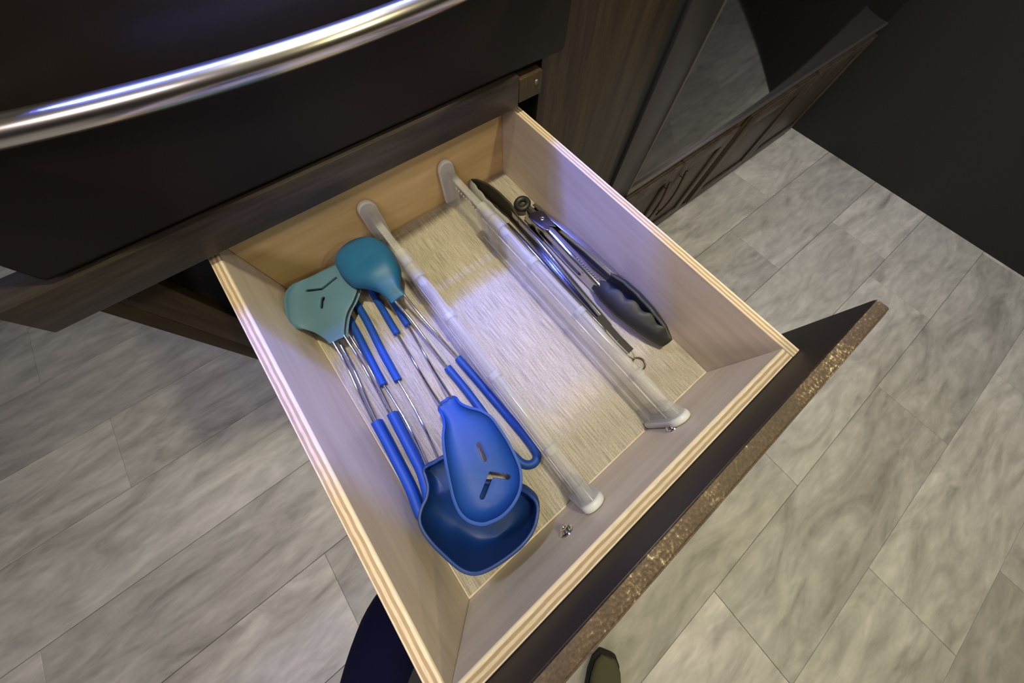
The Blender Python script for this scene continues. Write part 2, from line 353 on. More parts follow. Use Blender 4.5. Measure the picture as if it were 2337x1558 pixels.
hd = P(tube('handle', hp, 0.0070, M['steel'], None, 20), rng)
for x in (-0.055, 0.425):
    q = tube('handle_post', [Vector((x, -0.020, 0.2339)), Vector((x, -0.034, 0.2339))], 0.008, M['steel'], None, 14); P(q, rng)

# ================================================================ REFRIGERATOR / GLASS APPLIANCE TO THE RIGHT
fr = thing('glass_front_appliance', 'black glass fronted appliance with gunmetal frame beside the walnut panel', 'appliance', loc=(1.5, 0.3, -0.345))
cbox('gasket', 0.765, 0.800, YF + 0.004, YF + 0.03, -0.335, 1.1, M['gasket'], parent=fr)
cbox('frame_stile', 0.800, 0.916, YF - 0.004, YF + 0.03, -0.343, 1.1, M['fridge_frame'], parent=fr, bev=0.002)
cbox('trim_strip', 0.9162, 0.922, YF - 0.006, YF + 0.03, -0.343, 1.1, M['trim'], parent=fr)
cbox('glass_door', 0.9225, 2.75, YF + 0.002, YF + 0.03, -0.334, 1.1, M['glass'], parent=fr, bev=0.001)
cbox('bottom_trim', 0.9165, 2.75, YF - 0.008, YF + 0.03, -0.343, -0.3345, M['trim'], parent=fr)
cbox('body', 0.765, 2.75, YF + 0.031, 0.62, -0.343, 1.1, M['gasket'], parent=fr)

# base cabinet below it
bc = thing('base_cabinet', 'low walnut cabinet with paired doors under the black glass appliance', 'cabinet', loc=(1.5, 0.3, ZF))
cbox('body', 0.765, 2.75, YF + 0.006, 0.60, ZF + 0.003, -0.344, M['door_wood'], parent=bc)
cbox('toe_board', 0.765, 2.75, YF - 0.004, YF + 0.006, ZF + 0.003, ZF + 0.05, M['cabinet_wood'], parent=bc)
def shaker(x0, x1, hx):
    z0, z1 = ZF + 0.06, -0.362
    d = cbox('door', x0, x1, YF - 0.008, YF + 0.005, z0, z1, M['door_wood'], parent=bc, bev=0.002)
    w = 0.055
    for (a, b, c, e) in ((x0, x0 + w, z0, z1), (x1 - w, x1, z0, z1), (x0 + w, x1 - w, z0, z0 + w), (x0 + w, x1 - w, z1 - w, z1)):
        q = box('door_frame', a + 0.0005, b - 0.0005, YF - 0.018, YF - 0.0085, c + 0.0005, e - 0.0005, M['door_wood'], None, 0.003)
        q.parent = d
    if hx is not None:
        pts = [Vector((hx, YF - 0.030 - 0.014 * math.sin(math.pi * t / 16), -0.400 - 0.22 * t / 16)) for t in range(17)]
        q = tube('pull', pts, 0.0060, M['bronze'], None, 10); q.parent = d
        for z in (-0.425, -0.595):
            q = tube('pull_post', [Vector((hx, YF - 0.018, z)), Vector((hx, YF - 0.036, z))], 0.0045, M['bronze'], None, 10)
            q.parent = d
shaker(0.930, 1.226, 1.165); shaker(1.234, 1.575, 1.262); shaker(1.665, 2.16, None); shaker(2.17, 2.70, None)

# ================================================================ DRAWER
W, D, H, T = 0.387, 0.450, 0.103, 0.0115
dr = thing('drawer', 'open plywood kitchen drawer pulled out below the oven', 'drawer', loc=(0.19, -0.225, -0.013))
def wall_panel(name, x0, x1, y0, y1, z0, z1, face, edge, parent):
    o = box(name, x0, x1, y0, y1, z0, z1, face, None, 0.0008, 1)
    o.data.materials.append(edge)
    for p in o.data.polygons:
        if abs(p.normal.z) > 0.9: p.material_index = 1
    return P(o, parent)
wall_panel('side_panel', -T, 0, -D - T, T, -0.012, H, M['maple_y'], ply_edge('ply_edge_left', 'x', -T, 0), dr)
wall_panel('side_panel', W, W + T, -D - T, T, -0.012, H, M['maple_y'], ply_edge('ply_edge_right', 'x', W, W + T), dr)
wall_panel('front_panel', 0.0003, W - 0.0003, -D - T, -D, -0.012, H - 0.0003, M['maple_x'], ply_edge('ply_edge_front', 'y', -D - T, -D), dr)
wall_panel('back_panel', 0.0003, W - 0.0003, 0.0, T, -0.012, H - 0.0003, M['pine'], ply_edge('ply_edge_back', 'y', 0, T), dr)
cbox('bottom_panel', 0.0003, W - 0.0003, -D, 0.0, -0.008, -0.0022, M['maple_y'], parent=dr, bev=0)
fx0, fx1 = -0.075, 0.462
fp = cbox('drawer_front', fx0, fx1, -0.4745, -D - T - 0.0004, -0.045, 0.1345, M['front_inner'], parent=dr, bev=0.0006)
q = prism('worn_edge', [(-0.4624, 0.1347), (-0.4624, 0.1362), (-0.4722, 0.1362), (-0.4735, 0.1357), (-0.4775, 0.1308), (-0.4780, 0.1290), (-0.4780, 0.1180), (-0.4748, 0.1180), (-0.4748, 0.1347)], 'x', fx0 + 0.0005, fx1 - 0.0005, M['worn'], None)
q.parent = fp
q = cbox('runner', W + T + 0.001, W + T + 0.012, -0.40, 0.30, 0.02, 0.055, M['trim'], parent=dr, bev=0.001)
q = cbox('runner', -T - 0.012, -T - 0.001, -0.40, 0.30, 0.02, 0.055, M['trim'], parent=dr, bev=0.001)
def screw_head(name, x, z, parent):
    bm = bmesh.new(); prof = [(0.0, 0.0022), (0.0016, 0.0020), (0.0020, 0.0034), (0.0036, 0.0032), (0.0042, 0.0018), (0.0046, 0.0010), (0.0062, 0.0008), (0.0064, 0.0)]
    seg = 18; rings = []
    for r, h in prof: rings.append([bm.verts.new((x + 1.2 * max(r, 1e-5) * math.cos(2 * math.pi * k / seg), -D + 1.3 * h, z + 1.2 * max(r, 1e-5) * math.sin(2 * math.pi * k / seg))) for k in range(seg)])
    for a, b in zip(rings, rings[1:]):
        for k in range(seg): bm.faces.new((a[k], a[(k + 1) % seg], b[(k + 1) % seg], b[k]))
    return P(obj(name, to_mesh(bm, name), M['chrome'], None, 40), parent)
screw_head('screw', 0.119, 0.051, dr); screw_head('screw', 0.268, 0.051, dr)
# liner
ln = box('drawer_liner', 0.002, W - 0.002, -D + 0.002, -0.002, -0.0020, 0.0, M['liner'], None, 0.0005)
tag(ln, 'taupe woven vinyl liner lying flat in the drawer', 'drawer liner')

# ================================================================ DIVIDERS
def divider(label, x, w):
    t = thing('drawer_divider', label, 'divider', 'clear drawer dividers', loc=(x, -0.225, 0))
    h = 0.061
    # inner slide: thin I-shaped panel reaching the back
    sl = P(box('slide_panel', x - 0.0012, x + 0.0012, -0.150, -0.012, 0.003, h - 0.006, M['plastic_clear'], None, 0.0004), t)
    P(box('slide_rib', x - w * 0.40, x + w * 0.40, -0.150, -0.012, 0.0015, 0.0035, M['plastic_clear'], None, 0.0004), t)
    P(box('slide_rib', x - w * 0.40, x + w * 0.40, -0.150, -0.012, h - 0.0062, h - 0.0035, M['plastic_top'], None, 0.0008), t)
    bm = bmesh.new()
    for k in range(9): add_box(bm, x - 0.0022, x - 0.0011, -0.030 - 0.0062 * k - 0.0018, -0.030 - 0.0062 * k, 0.040, 0.0425, 0)
    q = obj('teeth', to_mesh(bm, 'teeth'), M['plastic_cap'], None); q.parent = sl
    # outer sleeve: two walls and a rounded top
    hw = w / 2; ys, ye = -0.098, -0.441
    for s in (-1, 1):
        a, b = sorted((x + s * hw, x + s * (hw - 0.0013)))
        P(box('sleeve_wall', a, b, ye, ys, 0.0015, h - 0.006, M['plastic_clear'], None, 0.0004), t)
        for z in (0.011, 0.047):
            a, b = sorted((x + s * hw, x + s * (hw + 0.0010)))
            P(box('sleeve_ridge', a, b, ye, ys - 0.004, z, z + 0.0016, M['plastic_edge'], None, 0.0004), t)
    poly = [(x + hw * math.cos(a) , h - 0.006 + 0.006 * math.sin(a)) for a in [math.pi * k / 10 for k in range(11)]]
    inner = [(x + (hw - 0.0015) * math.cos(a), h - 0.0062 + 0.0045 * math.sin(a)) for a in [math.pi * k / 10 for k in range(10, -1, -1)]]
    P(prism('sleeve_top', poly + inner, 'y', ye, ys, M['plastic_top'], None), t)
    # clip and collars on the sleeve
    bm = bmesh.new()
    def arch(y0, y1, e, z0):
        p = [(x - hw - e, z0), (x - hw - e, h - 0.004)] + [(x + (hw + e) * math.cos(a), h - 0.004 + (0.005 + e) * math.sin(a)) for a in [math.pi - math.pi * k / 10 for k in range(11)]] + [(x + hw + e, z0)]
        i = [(px_ * 1.0 if False else x + (px_ - x) * (hw - 0.0002) / (hw + e), min(pz, pz if pz < h - 0.004 else h - 0.004 + (pz - (h - 0.004)) * 0.75)) for px_, pz in p][::-1]
        add_prism(bm, p + i, 'y', y0, y1)
    arch(-0.118, -0.093, 0.0016, 0.030)
    P(obj('clip', to_mesh(bm, 'clip'), M['plastic_top'], None, 40), t)
    bm = bmesh.new(); arch(-0.141, -0.120, 0.0024, 0.018)
    P(obj('clip', to_mesh(bm, 'clip'), M['plastic_top'], None, 40), t)
    for yc in (-0.205, -0.292, -0.386):
        bm = bmesh.new(); arch(yc - 0.0035, yc + 0.0035, 0.0012, 0.044)
        P(obj('collar', to_mesh(bm, 'collar'), M['plastic_top'], None, 40), t)
    # end caps
    def capprof(hw2, zt):
        return [(x - hw2, 0.001), (x + hw2, 0.001), (x + hw2, zt - hw2)] + [(x + hw2 * math.cos(a), zt - hw2 + hw2 * math.sin(a)) for a in [math.pi * k / 12 for k in range(1, 12)]] + [(x - hw2, zt - hw2)]
    P(prism('end_cap', capprof(0.0125, 0.068), 'y', -0.0085, -0.0008, M['plastic_cap'], None, 0.0028), t)
    P(prism('end_cap', capprof(0.0125, 0.068), 'y', -D + 0.0008, -D + 0.0085, M['plastic_cap'], None, 0.0028), t)
    for y0, y1, k0 in ((-0.020, -0.0087, 0), (-D + 0.0087, -D + 0.024, 1)):
        bm = bmesh.new(); big = capprof(0.0115, 0.066); sm = [(x + (a - x) * 0.62, 0.001 + (b - 0.001) * 0.94) for a, b in big]
        ya, yb = (y1, y0) if k0 == 0 else (y0, y1)
        A = [bm.verts.new((a, ya, b)) for a, b in big]; B = [bm.verts.new((a, yb, b)) for a, b in sm]
        for i in range(len(A)): bm.faces.new((A[i], A[(i + 1) % len(A)], B[(i + 1) % len(A)], B[i]))
        bm.faces.new(A[::-1]); bm.faces.new(B)
        P(obj('cap_socket', to_mesh(bm, 'cap_socket'), M['plastic_top'], None, 40), t)
    return t
divider('clear plastic drawer divider beside the blue utensils', 0.154, 0.0125)
divider('clear plastic drawer divider beside the steel tongs', 0.2795, 0.0125)

# ================================================================ BLUE SILICONE UTENSILS
C3 = (620, 530, 5.772)      # crops used while measuring
C4 = (930, 880, 3.3875)
C1 = (583, 560, 2.434)
C8 = (1080, 960, 5.194)
def slot_poly(pts, r):
    """outline of a stroke with round ends"""
    left, right = [], []
    n = len(pts)
    for i in range(n):
        if i == 0: d = (pts[1] - pts[0]).normalized(); nrm = Vector((-d.y, d.x)); k = 1
        elif i == n - 1: d = (pts[-1] - pts[-2]).normalized(); nrm = Vector((-d.y, d.x)); k = 1
        else:
            d1 = (pts[i] - pts[i - 1]).normalized(); d2 = (pts[i + 1] - pts[i]).normalized()
            n1 = Vector((-d1.y, d1.x)); n2 = Vector((-d2.y, d2.x)); nrm = (n1 + n2).normalized(); k = 1 / max(0.4, nrm.dot(n1))
        left.append(pts[i] + nrm * r * k); right.append(pts[i] - nrm * r * k)
    def cap(c, d):
        a0 = math.atan2(d.y, d.x); return [c + Vector((math.cos(a0 + t), math.sin(a0 + t))) * r for t in (0.9, 0.45, 0, -0.45, -0.9)]
    e = (pts[-1] - pts[-2]).normalized(); s = (pts[0] - pts[1]).normalized()
    return left + cap(pts[-1], e) + right[::-1] + cap(pts[0], s)
def head(name, rim, axis, thick, mat, parent, p=0.55, q=1.0, rings=14, slots=(), sub=5, bev=0.0008, up=True, bulge=0.0):
    """shell between a traced rim and a spine; axis = list of spine points (neck to tip), z included"""
    r = catmull([Vector(v) for v in rim], sub, True); n = len(r)
    ax = catmull([Vector(v) for v in axis], 8) if len(axis) > 1 else [Vector(axis[0])]
    def foot(v):
        best, bd = None, 1e9
        if len(ax) == 1: return ax[0]
        for a, b in zip(ax, ax[1:]):
            d2 = Vector((b.x - a.x, b.y - a.y)); t = max(0, min(1, (Vector((v.x - a.x, v.y - a.y)).dot(d2)) / d2.length_squared))
            c = a.lerp(b, t); e = (c.x - v.x) ** 2 + (c.y - v.y) ** 2
            if e < bd: best, bd = c, e
        return best
    if len(ax) > 1:   # even samples along the spine
        m = 18; tot = sum((b - a).length for a, b in zip(ax, ax[1:])); out = [ax[0]]; acc = 0.0; k = 1
        for a, b in zip(ax, ax[1:]):
            l = (b - a).length
            while k < m and acc + l >= tot * k / m - 1e-9: out.append(a.lerp(b, (tot * k / m - acc) / l)); k += 1
            acc += l
        ax = out + [ax[-1]]
    idx = [min(range(len(ax)), key=lambda j: (ax[j].x - v.x) ** 2 + (ax[j].y - v.y) ** 2) for v in r]
    F = [foot(v) for v in r]
    bm = bmesh.new(); L = []
    for k in range(rings):
        th = (math.pi / 2) * k / rings
        lat = max(0.0, math.cos(th)) ** p * (1 + bulge * math.sin(2 * th)); ver = math.sin(th) ** q
        L.append([bm.verts.new((f.x + (v.x - f.x) * lat, f.y + (v.y - f.y) * lat, v.z + (f.z - v.z) * ver)) for v, f in zip(r, F)])
    for A, B in zip(L, L[1:]):
        for i in range(n): bm.faces.new((A[i], A[(i + 1) % n], B[(i + 1) % n], B[i]))
    S = [bm.verts.new(v) for v in ax]; A = L[-1]
    for i in range(n):
        fa, fb = idx[i], idx[(i + 1) % n]; st = 1 if fa > fb else -1
        bm.faces.new([A[i], A[(i + 1) % n]] + [S[j] for j in range(fb, fa, st)] + [S[fa]])
    for v in [v for v in S if not v.link_faces]: bm.verts.remove(v)
    inner = [v for v in bm.verts if not v.is_boundary]
    for _ in range(4): bmesh.ops.smooth_vert(bm, verts=inner, factor=0.5, use_axis_x=False, use_axis_y=False, use_axis_z=True)
    bmesh.ops.triangulate(bm, faces=[f for f in bm.faces if len(f.verts) > 4])
    bmesh.ops.recalc_face_normals(bm, faces=bm.faces[:])
    if (sum(f.normal.z * f.calc_area() for f in bm.faces) > 0) != True:
        bmesh.ops.reverse_faces(bm, faces=bm.faces[:])
    me = bpy.data.meshes.new(name); bm.to_mesh(me); bm.free()
    o = obj(name, me, mat)
    s = o.modifiers.new('solid', 'SOLIDIFY'); s.thickness = thick; s.offset = -1.0 if up else 1.0
    cut = None
    if slots:
        b2 = bmesh.new()
        for pts, rr in slots:
            poly = slot_poly([Vector((a.x, a.y)) for a in pts], rr); add_prism(b2, [(v.x, v.y) for v in poly], 'z', pts[0].z - 0.05, pts[0].z + 0.05)
        bmesh.ops.recalc_face_normals(b2, faces=b2.faces[:])
        cme = bpy.data.meshes.new('cut'); b2.to_mesh(cme); b2.free(); cut = bpy.data.objects.new('cut', cme); col.objects.link(cut)
        bo = o.modifiers.new('slots', 'BOOLEAN'); bo.operation = 'DIFFERENCE'; bo.solver = 'EXACT'; bo.object = cut
    if bev:
        bv = o.modifiers.new('bev', 'BEVEL'); bv.width = bev; bv.segments = 2; bv.limit_method = 'ANGLE'; bv.angle_limit = math.radians(50)
    bake(o)
    if cut: bpy.data.objects.remove(cut, do_unlink=True)
    for pl in o.data.polygons: pl.use_smooth = True
    o.data.set_sharp_from_angle(angle=math.radians(55))
    return P(o, parent)
def pts3(crp, lst): # (cx, cy, z)
    return [at(crp[0] + a / crp[2], crp[1] + b / crp[2], z) for a, b, z in lst]
def wires(parent, crp, lists, r=0.0017):
    for l in lists: P(tube('wire', catmull(pts3(crp, l), 6), r, M['chrome'], None, 10), parent)
def grip(parent, pts, r, mat):
    return P(tube('grip', catmull(pts, 8), r, mat, None, 14), parent)

# --- ladle (deep bowl, front left)
ld = thing('ladle', 'blue silicone ladle with deep bowl under the slotted spoon', 'ladle', 'blue silicone utensils', loc=(0.06, -0.38, 0))
rim = pts3(C4, [(140, 648, .043), (210, 608, .046), (285, 572, .046), (330, 640, .040), (420, 720, .036), (560, 760, .036), (720, 775, .038), (870, 815, .046), (955, 872, .052), (992, 935, .055), (983, 1040, .057), (948, 1130, .058), (880, 1220, .060), (780, 1305, .061), (660, 1385, .062), (560, 1430, .062), (480, 1432, .061), (400, 1395, .060), (300, 1308, .057), (200, 1208, .054), (130, 1110, .052), (106, 1030, .050), (122, 950, .048), (160, 865, .046), (170, 780, .044), (152, 705, .043)])
head('bowl', rim, pts3(C4, [(300, 800, .026), (420, 980, .010), (560, 1110, .004), (680, 1150, .006)]), 0.0032, M['silicone_navy'], ld, p=0.40, q=1.1, rings=18, bev=0.001, bulge=0.11)
wires(ld, C1, [[(705, 760, .008), (795, 905, .012), (890, 1080, .020), (958, 1235, .044)], [(785, 735, .008), (870, 880, .012), (955, 1045, .020), (1022, 1197, .046)]])
grip(ld, pts3(C1, [(712, 775, .008), (640, 640, .0055), (575, 510, .0055), (510, 390, .0055), (455, 300, .0055), (440, 255, .0055), (465, 228, .0055), (505, 240, .0055), (560, 320, .0055), (625, 430, .0055), (705, 590, .0055), (793, 750, .008)]), 0.0050, M['silicone_blue'])
# --- slotted spoon
ss = thing('slotted_spoon', 'blue slotted spoon lying hollow side up across the ladle', 'spoon', 'blue silicone utensils', loc=(0.09, -0.34, 0))
rim = pts3(C4, [(243, 160, .050), (298, 118, .051), (350, 82, .050), (400, 140, .056), (470, 175, .060), (560, 200, .062), (640, 250, .063), (700, 330, .064), (770, 440, .065), (830, 560, .066), (862, 650, .066), (868, 740, .067), (850, 830, .067), (800, 920, .068), (720, 1000, .068), (620, 1048, .068), (560, 1056, .068), (480, 1033, .068), (415, 975, .067), (370, 880, .066), (340, 760, .065), (315, 640, .064), (295, 520, .063), (284, 400, .062), (292, 300, .058), (278, 228, .053)])
sz = 0.052
def sp(l, z): return [at(C4[0] + a / C4[2], C4[1] + b / C4[2], z) for a, b in l]
head('bowl', rim, pts3(C4, [(320, 170, .049), (400, 330, .0495), (520, 520, .0485), (620, 720, .0485), (660, 850, .051)]), 0.0026, M['silicone_blue'], ss, p=0.62, q=1.0, rings=16,
     slots=[(sp([(548, 455), (594, 572)], sz), 0.0023), (sp([(577, 858), (645, 690), (775, 705)], sz), 0.0026)], bev=0.0007)
wires(ss, C1, [[(775, 470, .008), (860, 610, .010), (940, 745, .016), (1032, 890, .050)], [(838, 425, .008), (915, 560, .010), (990, 690, .016), (1088, 845, .051)]])
grip(ss, pts3(C1, [(787, 490, .008), (715, 370, .007), (655, 270, .0055), (600, 170, .0055), (578, 110, .0055), (600, 75, .0055), (645, 85, .0055), (700, 190, .0055), (770, 320, .007), (847, 443, .008)]), 0.0046, M['silicone_blue'])
# --- turners (two stacked)
t2 = thing('slotted_turner', 'lower silicone turner, its edge peeking out under the upper grey teal turner', 'turner', 'blue silicone utensils', loc=(0.05, -0.1, 0))
t1 = thing('slotted_turner', 'upper grey teal silicone turner with chevron slot by the drawer side', 'turner', 'blue silicone utensils', loc=(0.04, -0.1, 0))
TO = [(772, 1462), (868, 1415), (958, 1370), (955, 1300), (975, 1130), (1010, 1020), (1060, 930), (1110, 810), (1122, 740), (1080, 650), (985, 530), (900, 450), (840, 428), (700, 490), (540, 570), (400, 630), (300, 680), (222, 760), (190, 840), (190, 950), (210, 1100), (240, 1185), (300, 1228), (420, 1270), (560, 1320), (680, 1390), (740, 1440)]
def tz(a, b, z): # the blade dips toward its far edge
    return z - 0.005 * max(0.0, (900 - b) / 900) + 0.013 * max(0.0, (480 - a) / 300)
rim = [at(C3[0] + (a + 55) / C3[2], C3[1] + (b + 5) / C3[2], tz(a, b, .0225)) for a, b in TO]
head('blade', rim, pts3(C3, [(920, 1300, .0235), (760, 1000, .0235), (640, 760, .0225)]), 0.0028, M['silicone_sage2'], t2, p=0.75, rings=6, bev=0.0006)
rim = [at(C3[0] + a / C3[2], C3[1] + b / C3[2], tz(a, b, .0300)) for a, b in TO]
def sp3(l, z): return [at(C3[0] + a / C3[2], C3[1] + b / C3[2], z) for a, b in l]
head('blade', rim, pts3(C3, [(860, 1300, .0312), (700, 1000, .0318), (580, 740, .0305)]), 0.0030, M['silicone_sage'], t1, p=0.75, rings=8,
     slots=[(sp3([(466, 768), (660, 742), (836, 594)], .031), 0.0019), (sp3([(668, 985), (676, 868)], .031), 0.0025)], bev=0.0008)
wires(t2, C1, [[(458, 525, .021), (532, 660, .017), (600, 810, .010), (680, 985, .008)], [(520, 495, .021), (602, 625, .017), (680, 770, .010), (766, 940, .008)]], 0.0016)
wires(t1, C1, [[(428, 528, .029), (505, 665, .025), (575, 820, .018), (662, 1000, .0165)], [(493, 498, .029), (575, 630, .025), (655, 770, .018), (752, 950, .0165)]], 0.0017)
def turner_grip(z, dx):
    l = [(668 + dx, 978), (715 + dx, 1065), (790 + dx, 1210), (860 + dx, 1350), (902 + dx, 1460), (922 + dx, 1500), (946 + dx, 1503), (962 + dx, 1455), (952 + dx, 1370), (918 + dx, 1250), (855 + dx, 1125), (755 + dx, 932)]
    return pts3(C1, [(a, b, z) for a, b in l])
grip(t2, turner_grip(0.0058, 13), 0.0054, M['silicone_blue'])
grip(t1, turner_grip(0.0167, 0), 0.0054, M['silicone_blue'])
# --- solid spoon, hollow side down
so = thing('solid_spoon', 'teal blue solid spoon turned face down over the turner', 'spoon', 'blue silicone utensils', loc=(0.11, -0.08, 0))
SO = [(1783, 815), (1738, 745), (1726, 640), (1735, 520), (1700, 415), (1640, 290), (1540, 180), (1420, 112), (1300, 92), (1150, 125), (1010, 200), (912, 300), (872, 400), (890, 490), (960, 600), (1050, 690), (1130, 732), (1250, 748), (1380, 778), (1480, 825), (1560, 885), (1607, 932), (1700, 872)]
rim = [at(C3[0] + a / C3[2], C3[1] + b / C3[2], .036) for a, b in [(u - 25 if u > 1400 else u - 10, v) for u, v in SO]]
head('bowl', rim, pts3(C3, [(1670, 830, .0385), (1540, 640, .048), (1380, 470, .057), (1230, 360, .056)]), 0.0028, M['silicone_teal'], so, p=0.62, q=0.9, rings=14, bev=0.0009)
wires(so, C1, [[(768, 300, .036), (862, 408, .024), (960, 540, .014), (1075, 690, .008)], [(824, 272, .036), (912, 382, .024), (1020, 505, .014), (1140, 640, .008)]])
gl = [at(*q, z) for q, z in (((1021, 838), .008), ((1060, 885), .0055), ((1105, 945), .0055), ((1148, 1010), .0055), ((1178, 1045), .0055), ((1197, 1059), .0055), ((1216, 1058), .0055), ((1226, 1043), .0055), ((1219, 1024), .0055), ((1185, 980), .0055), ((1130, 915), .0055), ((1085, 862), .0055), ((1045, 816), .008))]
grip(so, gl, 0.0049, M['silicone_blue'])

# ================================================================ TONGS
def shell(name, st, out, mat, parent, thick, scallop=None, groove=None, rim=None, n=13, phi0=1.45, boxy=False):
    """lofted channel; st = list of (x, y, zc, height, bulge); out = +1/-1 side the back faces"""
    bm = bmesh.new(); R = []
    for i, (x, y, zc, h, b) in enumerate(st):
        a = Vector(st[max(0, i - 1)][:2]); c = Vector(st[min(len(st) - 1, i + 1)][:2]); d = (c - a).normalized(); nr = Vector((-d.y, d.x))
        if nr.x * out < 0: nr = -nr
        sc = scallop(i / (len(st) - 1)) if scallop else 0; ring = []
        if boxy:   # folded channel: two flanges, a flat back and a pressed groove
            g = groove(i / (len(st) - 1)) if groove else 0.0
            prof = [(0, -.5), (.45, -.5), (.86, -.5), (.97, -.46), (1, -.38), (1, -.26), (1 - g / b, -.17), (1 - g / b, 0), (1 - g / b, .17), (1, .26), (1, .38), (.97, .46), (.86, .5), (.45, .5), (0, .5)]
            R.append([bm.verts.new((x + nr.x * u * b, y + nr.y * u * b, zc + h * w)) for u, w in prof]); continue
        for k in range(n):
            ph = -phi0 + 2 * phi0 * k / (n - 1)
            o = b * (math.cos(ph) - math.cos(phi0)) / (1 - math.cos(phi0))
            if groove: o -= groove(i / (len(st) - 1)) * math.exp(-(ph / 0.42) ** 2)
            hh = h * (1 + sc * abs(ph / phi0) ** 5); o -= 1.3 * b * max(0, sc) * abs(ph / phi0) ** 5
            ring.append(bm.verts.new((x + nr.x * o, y + nr.y * o, zc + hh / 2 * math.sin(ph) / math.sin(phi0))))
        R.append(ring)
    for A, B in zip(R, R[1:]):
        for k in range(len(A) - 1): bm.faces.new((A[k], A[k + 1], B[k + 1], B[k]))
    bmesh.ops.recalc_face_normals(bm, faces=bm.faces[:])
    if sum(f.normal.x * f.calc_area() for f in bm.faces) * out < 0: bmesh.ops.reverse_faces(bm, faces=bm.faces[:])
    me = bpy.data.meshes.new(name); bm.to_mesh(me); bm.free(); o = obj(name, me, mat)
    s = o.modifiers.new('solid', 'SOLIDIFY'); s.thickness = thick; s.offset = -1
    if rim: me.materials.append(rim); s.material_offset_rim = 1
    bv = o.modifiers.new('bev', 'BEVEL'); bv.width = thick * 0.3; bv.segments = 2; bv.limit_method = 'ANGLE'; bv.angle_limit = math.radians(50)
    bake(o)
    for pl in o.data.polygons: pl.use_smooth = True
    o.data.set_sharp_from_angle(angle=math.radians(45))
    return P(o, parent)
def interp(keys, n):
    out = []
    for i in range(n):
        t = i / (n - 1) * (len(keys) - 1); k = min(len(keys) - 2, int(t)); f = t - k; f = f * f * (3 - 2 * f) * 0.3 + f * 0.7
        out.append(tuple(a + (b - a) * f for a, b in zip(keys[k], keys[k + 1])))
    return out
wave = lambda n, a: (lambda t: a * (abs(math.sin(math.pi * n * t)) - 0.5))
# --- tongs lying open against the right drawer side
ta = thing('serving_tongs', 'steel tongs with charcoal scalloped heads lying open by the drawer side', 'tongs', 'steel kitchen tongs', loc=(0.36, -0.25, 0))
gr = lambda t: 0.0028 * max(0, min(1, (0.86 - t) * 14)) * max(0, min(1, (t - 0.16) * 12))
shell('arm', interp([(0.3570, -0.110, .0140, .025, .0090), (0.3570, -0.16, .0140, .026, .0105), (0.3560, -0.215, .0138, .026, .0112), (0.3545, -0.274, .0130, .023, .0100)], 30), -1, M['tong_steel'], ta, 0.0010, groove=gr, boxy=True)
shell('arm', interp([(0.3600, -0.110, .0140, .025, .0060), (0.3640, -0.16, .0140, .026, .0080), (0.3690, -0.215, .0138, .026, .0085), (0.3740, -0.276, .0130, .023, .0070)], 30), 1, M['tong_steel'], ta, 0.0010, boxy=True)
bm = bmesh.new()   # unreadable embossed mark on the top flange
for k in range(11):
    yk = -0.222 - 0.0042 * k; add_box(bm, 0.3470, 0.3470 + (0.0042, 0.0030, 0.0046, 0.0034)[k % 4], yk - 0.0011, yk + (0.0002, 0.0007)[k % 2], 0.0268, 0.0273, 0)
P(obj('embossed_mark', to_mesh(bm, 'embossed_mark'), M['chrome'], None), ta)
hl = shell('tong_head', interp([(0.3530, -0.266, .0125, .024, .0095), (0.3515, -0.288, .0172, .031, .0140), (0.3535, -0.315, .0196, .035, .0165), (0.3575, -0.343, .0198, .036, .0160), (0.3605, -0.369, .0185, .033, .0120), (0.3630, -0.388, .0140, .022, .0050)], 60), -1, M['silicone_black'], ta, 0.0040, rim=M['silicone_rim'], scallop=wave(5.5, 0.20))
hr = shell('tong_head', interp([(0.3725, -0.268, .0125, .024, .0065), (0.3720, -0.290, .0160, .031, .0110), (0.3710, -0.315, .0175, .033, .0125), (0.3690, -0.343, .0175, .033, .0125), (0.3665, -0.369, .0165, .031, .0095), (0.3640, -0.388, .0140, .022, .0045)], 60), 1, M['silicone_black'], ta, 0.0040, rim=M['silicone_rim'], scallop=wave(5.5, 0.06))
C5 = (1020, 380, 6.49)
def flat_plate(name, crp, lst, z0, z1, mat, parent, bev=0.0008, zr=None):
    pl = [at(crp[0] + a / crp[2], crp[1] + b / crp[2], zr or z1) for a, b in lst]
    return P(prism(name, [(v.x, v.y) for v in pl], 'z', z0, z1, mat, None, bev), parent)
flat_plate('hinge_plate', C5, [(1205, 735), (1235, 680), (1390, 640), (1445, 670), (1625, 890), (1520, 872), (1518, 945), (1430, 925), (1270, 810)], .0268, .0286, M['chrome_dark'], ta)
flat_plate('hinge_plate', C5, [(1215, 765), (1245, 690), (1390, 640), (1445, 670), (1590, 870), (1500, 900), (1290, 800)], .0003, .0014, M['chrome_dark'], ta, zr=.0286)
flat_plate('pull_tab', C5, [(1165, 655), (1245, 592), (1395, 650), (1420, 720), (1270, 760), (1200, 720)], .0125, .0155, M['chrome_dark'], ta)
rv = at(1020 + 1411 / 6.49, 380 + 768 / 6.49, .0290)
P(tube('rivet', [rv + Vector((0.0026 * math.cos(a), 0.0026 * math.sin(a), 0)) for a in [2 * math.pi * k / 16 for k in range(16)]], 0.0007, M['chrome'], None, 8, True), ta)
rc = at(1020 + 1115 / 6.49, 380 + 555 / 6.49, .0120)
ringpts = [rc + Vector((0.0090 * math.cos(a), 0.0090 * math.sin(a), 0.0020 * math.cos(a))) for a in [2 * math.pi * k / 28 for k in range(28)]]
P(tube('hanging_ring', ringpts, 0.0048, M['rubber'], None, 12, True), ta)
